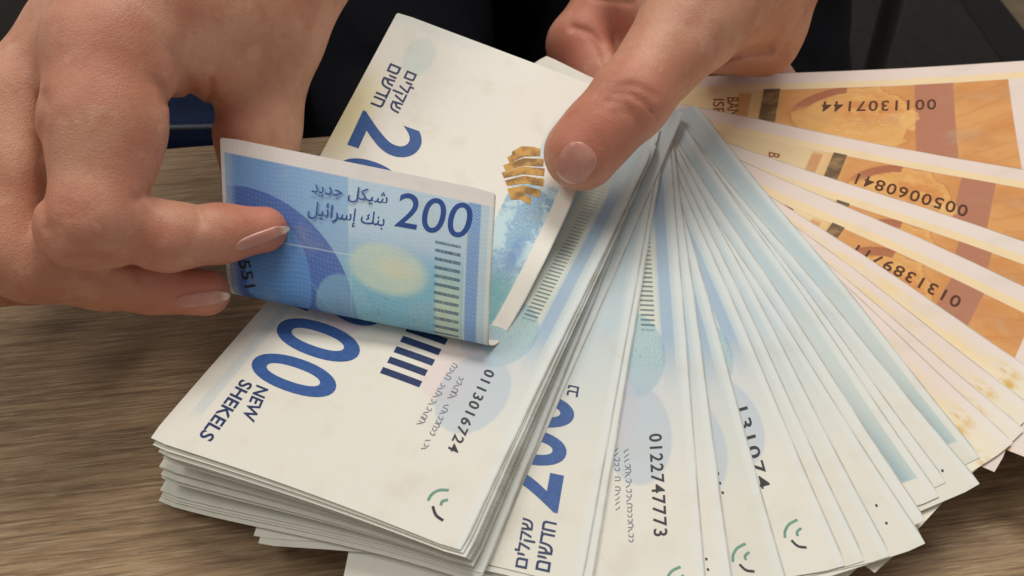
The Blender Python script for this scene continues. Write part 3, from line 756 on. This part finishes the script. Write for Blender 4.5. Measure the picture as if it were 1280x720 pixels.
def nail(F, c, tip, half_w, t0, parent, lift=0.00035, n=14, free=.16, back=1.0, taper=.1):
    """nail plate wrapped on the finger: c centre and tip of the free edge as drawn, half width in px"""
    c, tip = np.array(c, float), np.array(tip, float); ax = tip - c; sd = np.array([-ax[1], ax[0]]) / np.linalg.norm(ax) * half_w
    vs, fe = [], []
    for i in range(n + 1):
        for j in range(n + 1):
            a, b = -1 + 2 * i / n, -1 + 2 * j / n
            w = (1 - abs(min(0, a)) ** 3 * .28) * (1 - max(0, a) * taper) * math.sqrt(max(0, 1 - (max(0, abs(a) - .55) / .45) ** 2 * .55))
            q = c + ax * (a if a > 0 else a * back) * (1 - (b * b) * (.22 if a > 0 else .14) * abs(a)) + sd * b * w
            P = F.hit(q[0], q[1], t0); nrm = F.grad(P[None])[0]
            edge = max(abs(a) ** 6 if a < 0 else 0, abs(b) ** 6); vs.append(P + nrm * (lift * (1 - edge) - 0.00012 * edge + (0.0004 if a > .8 else 0)))
            fe.append(1.0 if a > 1 - 2 * free + .12 * b * b else 0.0)
    fs = [(i * (n + 1) + j, i * (n + 1) + j + 1, (i + 1) * (n + 1) + j + 1, (i + 1) * (n + 1) + j) for i in range(n) for j in range(n)]
    me = bpy.data.meshes.new('fingernail'); me.from_pydata([tuple(v) for v in vs], [], fs)
    me.polygons.foreach_set('use_smooth', [True] * len(fs)); me.materials.append(M_NAIL)
    x = me.attributes.new('free_edge', 'FLOAT', 'POINT'); x.data.foreach_set('value', fe); me.update()
    return link('fingernail', me, parent)
def bounds(pts, pad): P = np.array(pts) * 1000; return P.min(0) - pad, P.max(0) + pad

person = link('person', None); person.location = (0.15, 0.75, -0.72)
tag(person, 'person in dark clothes counting banknotes with both hands', 'person')
def adopt(o): o.parent = person; o.matrix_parent_inverse = person.matrix_basis.inverted(); return o

# ---- hand that lifts the note: thumb behind it, index and middle finger in front
iM, i1, i2, i3, i4 = at(140, 62, .172), at(122, 268, .1640), at(212, 296, .1725), at(275, 292, .1785), at(330, 287, .1832)
i1b = at(102, 285, .1650)
mM, m1, m2, m3, m4 = at(22, 130, .176), at(8, 312, .168), at(130, 348, .1765), at(190, 357, .1805), at(258, 366, .184)
t0_, t1_, t2_, t3_ = at(352, -70, .205), at(338, 30, .206), at(322, 165, .2065), at(318, 245, .2035)
wr = at(275, -190, .20)
F1 = Field(*bounds([iM, i1, i4, m1, m4, t0_, t3_, at(250, -110, .2), at(-90, 300, .18), at(-60, 0, .2), at(310, -330, .235)], 25), .85)
F1.chain([at(200, -60, .183), iM], [15, 13.0], 6)
F1.chain([iM, at(130, 160, .1665), i1], [12.4, 11.2, 9.2], 5)
F1.chain([i1, i1b, i2, i3, i4], [8.6, 7.9, 7.0, 6.1, 5.3], 3.5)
F1.chain([at(222, -60, .195), at(110, 40, .183), mM], [12, 11, 10.0], 6)
F1.chain([mM, at(8, 220, .172), m1], [10.3, 10.2, 9.0], 2.2)
F1.chain([m1, at(40, 332, .1695), m2, m3, m4], [8.2, 7.6, 6.8, 6.2, 5.4], 2.2)
F1.chain([at(330, -130, .21), t0_, t1_, t2_, t3_], [20, 17, 13.0, 9.7, 7.8], 6)
F1.chain([at(215, 20, .186), at(310, 10, .200)], [16, 16], 8)                 # web between index and thumb
F1.chain([at(220, 55, .188), at(285, 70, .202)], [11, 11], 6)
F1.chain([wr, at(230, -60, .195)], [24, 20], 10)
F1.chain([wr, t0_], [22, 18], 10)
F1.chain([wr, at(335, -420, .262)], [24, 24], 10)
# ring and little finger curled away behind the middle finger
F1.chain([at(235, -60, .215), at(-25, 190, .19), at(-70, 290, .183), at(-10, 345, .190), at(40, 352, .197)], [12, 9.5, 8.2, 7, 6], 2.5)
F1.chain([at(240, -70, .225), at(-55, 210, .205), at(-100, 260, .198), at(-60, 310, .204), at(-20, 320, .21)], [11, 8.5, 7.2, 6.2, 5.2], 2.5)
F1.bulge(at(110, 62, .160), 9, 1.0); F1.bulge(at(95, 275, .157), 7, .7); F1.bulge(at(175, 215, .158), 7, .5)
for px, t, w, dp in (
    ([(57, 120), (52, 190), (56, 270), (70, 300)], .166, 1.0, .9), ([(58, 290), (90, 318), (150, 330), (230, 333)], .168, .8, .5),
    ([(247, 262), (250, 272), (252, 280)], .176, .9, .9), ([(164, 328), (168, 338), (171, 348)], .172, .9, .5),
    ([(262, 152), (252, 135), (238, 118)], .192, .9, 1.5), ([(268, 150), (264, 125), (262, 100)], .194, .8, 1.0), ([(190, 100), (203, 112), (206, 128)], .172, .9, .9),
    ([(188, 242), (178, 247), (168, 250)], .165, 1.1, .8), ([(60, 285), (72, 283)], .160, .7, .5),
    ([(75, 255), (95, 262), (115, 262)], .158, .7, .3), ([(70, 268), (92, 274), (112, 272)], .158, .7, .3), ([(205, 60), (225, 90), (240, 112)], .178, 1.6, .7)):
    F1.groove(px, t, w, dp)
h1 = hand_mesh('hand', F1, [(i4, .012, .75), (at(345, 280, .18), .008, .5), (m4, .013, .6), (at(185, 235, .157), .011, .45), (at(100, 275, .157), .010, .35), (at(170, 300, .165), .012, .3), (at(262, 140, .19), .010, .4), (at(110, 62, .16), .014, .3)], None)
adopt(h1); tag(h1, 'hand with thumb behind the lifted banknote and two fingers in front')
nail(F1, (325, 298), (358, 285), 8.5, .15, h1, free=.10)
nail(F1, (250, 374), (284, 369), 10.0, .15, h1, free=.09)

# ---- hand that pins the fan under its thumb, fingers underneath
T = [at(985, -150, .262), at(945, -60, .238), at(868, 22, .2105), at(787, 126, .1985), at(728, 190, .1985)]
und = lambda *p: np.array(p)
idx = [at(785, -25, .302), at(724, 56, .294), und(.040, .240, .0135), und(.056, .208, .0105)]
mid = [at(830, -40, .295), und(.046, .268, .024), und(.062, .238, .0125), und(.076, .212, .010)]
rin = [at(885, -50, .30), und(.068, .274, .024), und(.084, .246, .013), und(.094, .224, .011)]
pin = [at(935, -55, .30), und(.088, .278, .026), und(.102, .254, .0145), und(.109, .236, .012)]
F2 = Field(*bounds([T[1], T[4], idx[1], idx[3], pin[3], mid[2], at(1010, -60, .28), at(760, -80, .30), at(985, -330, .32)], 22), .85)
F2.chain(T, [22, 18, 13.2, 9.2, 8.4], 5)
F2.chain([at(745, 168, .1985), at(726, 192, .199)], [8.7, 8.5], 4)
F2.chain([at(950, -80, .262), at(948, 22, .254)], [20, 15.5], 4)
F2.chain([at(905, 20, .240), at(940, 30, .2535)], [13, 14.5], 5)
F2.chain([at(900, 0, .235), at(960, -40, .25)], [15, 17], 6)
F2.chain([at(890, 62, .2520), at(955, 52, .2555)], [7.5, 11.0], 2.0)
F2.chain(idx, [14, 11.5, 8.6, 6.8], 3.5); F2.chain(mid, [14, 9.5, 8.0, 6.8], 3); F2.chain(rin, [13, 9, 7.6, 6.4], 3); F2.chain(pin, [12, 8, 6.6, 5.6], 3)
F2.chain([at(775, -20, .295), at(840, 30, .275)], [14, 12], 6)
F2.chain([idx[0], mid[0], rin[0], pin[0]], [15, 16, 16, 15], 6)
F2.chain([at(965, -190, .285), at(870, -60, .285)], [25, 18], 10); F2.chain([at(965, -190, .285), at(940, -60, .262)], [25, 20], 10)
F2.chain([at(965, -190, .285), at(1000, -430, .345)], [26, 25], 10)
for px, t, w, dp in (
    ([(765, 118), (785, 116), (806, 128), (815, 140)], .1895, .7, .8), ([(758, 126), (778, 128), (790, 140)], .1895, .6, .65), ([(770, 108), (795, 107), (818, 120)], .1895, .7, .65),
    ([(775, 138), (792, 148), (806, 156)], .191, .6, .35), ([(750, 133), (768, 142)], .191, .6, .3),
    ([(748, 168), (752, 186), (750, 205)], .192, .7, .25),
    ([(868, 92), (900, 74), (935, 65), (962, 61)], .246, 1.5, 1.6), ([(900, 74), (935, 65), (990, 58)], .246, 2.0, .6), ([(716, 34), (738, 42), (750, 56), (757, 76)], .283, 1.4, 1.1), ([(790, 4), (765, 0), (740, -2)], .28, 1.0, .9),
    ([(840, 60), (870, 30), (890, 0)], .205, 2.5, .5), ([(880, 50), (905, 25), (925, 0)], .225, 2.0, .6)):
    F2.groove(px, t, w, dp)
h2 = hand_mesh('hand', F2, [(at(740, 160, .19), .013, .7), (at(720, 150, .2), .012, .5), (at(790, 120, .188), .012, .55), (at(715, 70, .285), .016, .8), (at(765, 30, .28), .02, .6), (at(735, 235, .205), .006, .3), (at(930, 70, .25), .012, .3)], None)
adopt(h2); tag(h2, 'hand pinning the fan of banknotes under its thumb')
nail(F2, (721, 202), (706, 223), 24, .17, h2, free=.05, taper=.02)
#PART6
# ------------------------------------------------------------------ beyond the table: dark trousers, chair, rug
def mat_cloth(name, a, b):
    m = Mat(name, 0.9, 0.1); c = m.coord(); n = m.noise(c, 18, 4); w = m.noise(m.mapping(c, (900, 900, 300)), 1, 2)
    m.bump(n * 1.0 + w * 0.1, 0.5, 0.004); return m.out(m.mix(a, b, n.step(.4, .7)))
M_TROU = mat_cloth('black_cloth', srgb(22, 22, 28), srgb(14, 14, 18)); M_SEAT = mat_cloth('navy_cloth', srgb(30, 40, 66), srgb(22, 30, 52))
def tube(name, pts, rs, mat, parent=None, seg=20, wob=0.0):
    C = crom(pts, 8); n = len(C); R = np.interp(np.linspace(0, 1, n), np.linspace(0, 1, len(rs)), rs); vs = []
    for i in range(n):
        t = C[min(i + 1, n - 1)] - C[max(i - 1, 0)]; t /= np.linalg.norm(t); a = np.cross(t, [0.3, .2, 1]); a /= np.linalg.norm(a); b = np.cross(t, a)
        for k in range(seg):
            f = 2 * math.pi * k / seg; r = R[i] * (1 + wob * math.sin(3 * f + i * .7) * math.cos(i * .9)); vs.append(C[i] + (a * math.cos(f) + b * math.sin(f)) * r)
    fs = [(i * seg + k, i * seg + (k + 1) % seg, (i + 1) * seg + (k + 1) % seg, (i + 1) * seg + k) for i in range(n - 1) for k in range(seg)]
    fs += [tuple(range(seg))[::-1], tuple((n - 1) * seg + k for k in range(seg))]
    me = bpy.data.meshes.new(name); me.from_pydata([tuple(v) for v in vs], [], fs); me.polygons.foreach_set('use_smooth', [True] * len(fs)); me.materials.append(mat)
    return link(name, me, parent)
def floorpt(px, py, z=-.72): return at_z(px, py, z)
for a, b, r0, r1 in ((at(470, -140, .62), at(500, 330, .62), .088, .075), (at(850, -140, .66), at(850, 330, .66), .128, .12)):
    ft = b + (b - a) / np.linalg.norm(b - a) * .02; ft = np.array([ft[0], ft[1] + .03, -.69])
    adopt(tube('trouser_leg', [a + np.array([0, .1, .10]), a, a * .5 + b * .5 + np.array([0, -.02, 0]), b, ft], [r0, r0, (r0 + r1) / 2, r1, .06], M_TROU, None, 28, .03))
    adopt(tube('shoe', [np.array([ft[0], ft[1] + .1, -.672]), np.array([ft[0], ft[1], -.668]), np.array([ft[0], ft[1] - .16, -.682])], [.03, .043, .026], M_TROU, None, 16))
adopt(tube('sweater', [np.array([.06, .80, -.30]), np.array([.06, .80, -.1]), np.array([.06, .79, .15]), np.array([.06, .80, .34])], [.17, .18, .19, .10], M_TROU, None, 28, .03))
adopt(tube('sleeve', [at(303, -285, .226), at(400, -560, .31), np.array([-.13, .56, .12]), np.array([-.10, .76, .27])], [.036, .040, .048, .07], M_TROU, None, 24, .04))
adopt(tube('sleeve', [at(975, -285, .306), at(1010, -520, .39), np.array([.25, .62, .12]), np.array([.22, .77, .27])], [.036, .040, .048, .07], M_TROU, None, 24, .04))
cu_ = link('cushion', None); cu_.location = tuple(at(230, 300, .47)); tag(cu_, 'navy cushion with grey piping just behind the table edge', 'cushion')
_c = at(230, 160, .47)
def under(o, par): o.parent = par; o.matrix_parent_inverse = __import__('mathutils').Matrix.Translation(par.location).inverted(); return o
under(box_mesh('cover', _c[0] - .06, _c[0] + .055, _c[1], _c[1] + .22, _c[2] - .08, _c[2], M_SEAT, .008), cu_)
under(tube('piping', [np.array([_c[0] - .06, _c[1] + .002, _c[2] - .002]), np.array([_c[0], _c[1] - .001, _c[2] + .001]), np.array([_c[0] + .055, _c[1] + .002, _c[2] + .001])], [.0014, .0014, .0014], plain('grey_piping', srgb(84, 86, 92))), cu_)
pole = link('metal_stand', None); pa, pb = at(1150, -120, .95), floorpt(1052, 240, -.7115); pole.location = tuple(pb)
tag(pole, 'thin dark grey metal pole slanting up from the rug', 'pole')
M_POLE = plain('grey_metal', srgb(92, 92, 92), .45, .4, .3)
under(tube('rod', [pb, (pa + pb) / 2, pa], [.016, .016, .016], M_POLE), pole)
under(tube('foot', [pb + np.array([0, 0, .0]), pb + np.array([0, 0, .012]), pb + np.array([0, 0, .02])], [.03, .028, .02], M_POLE), pole)
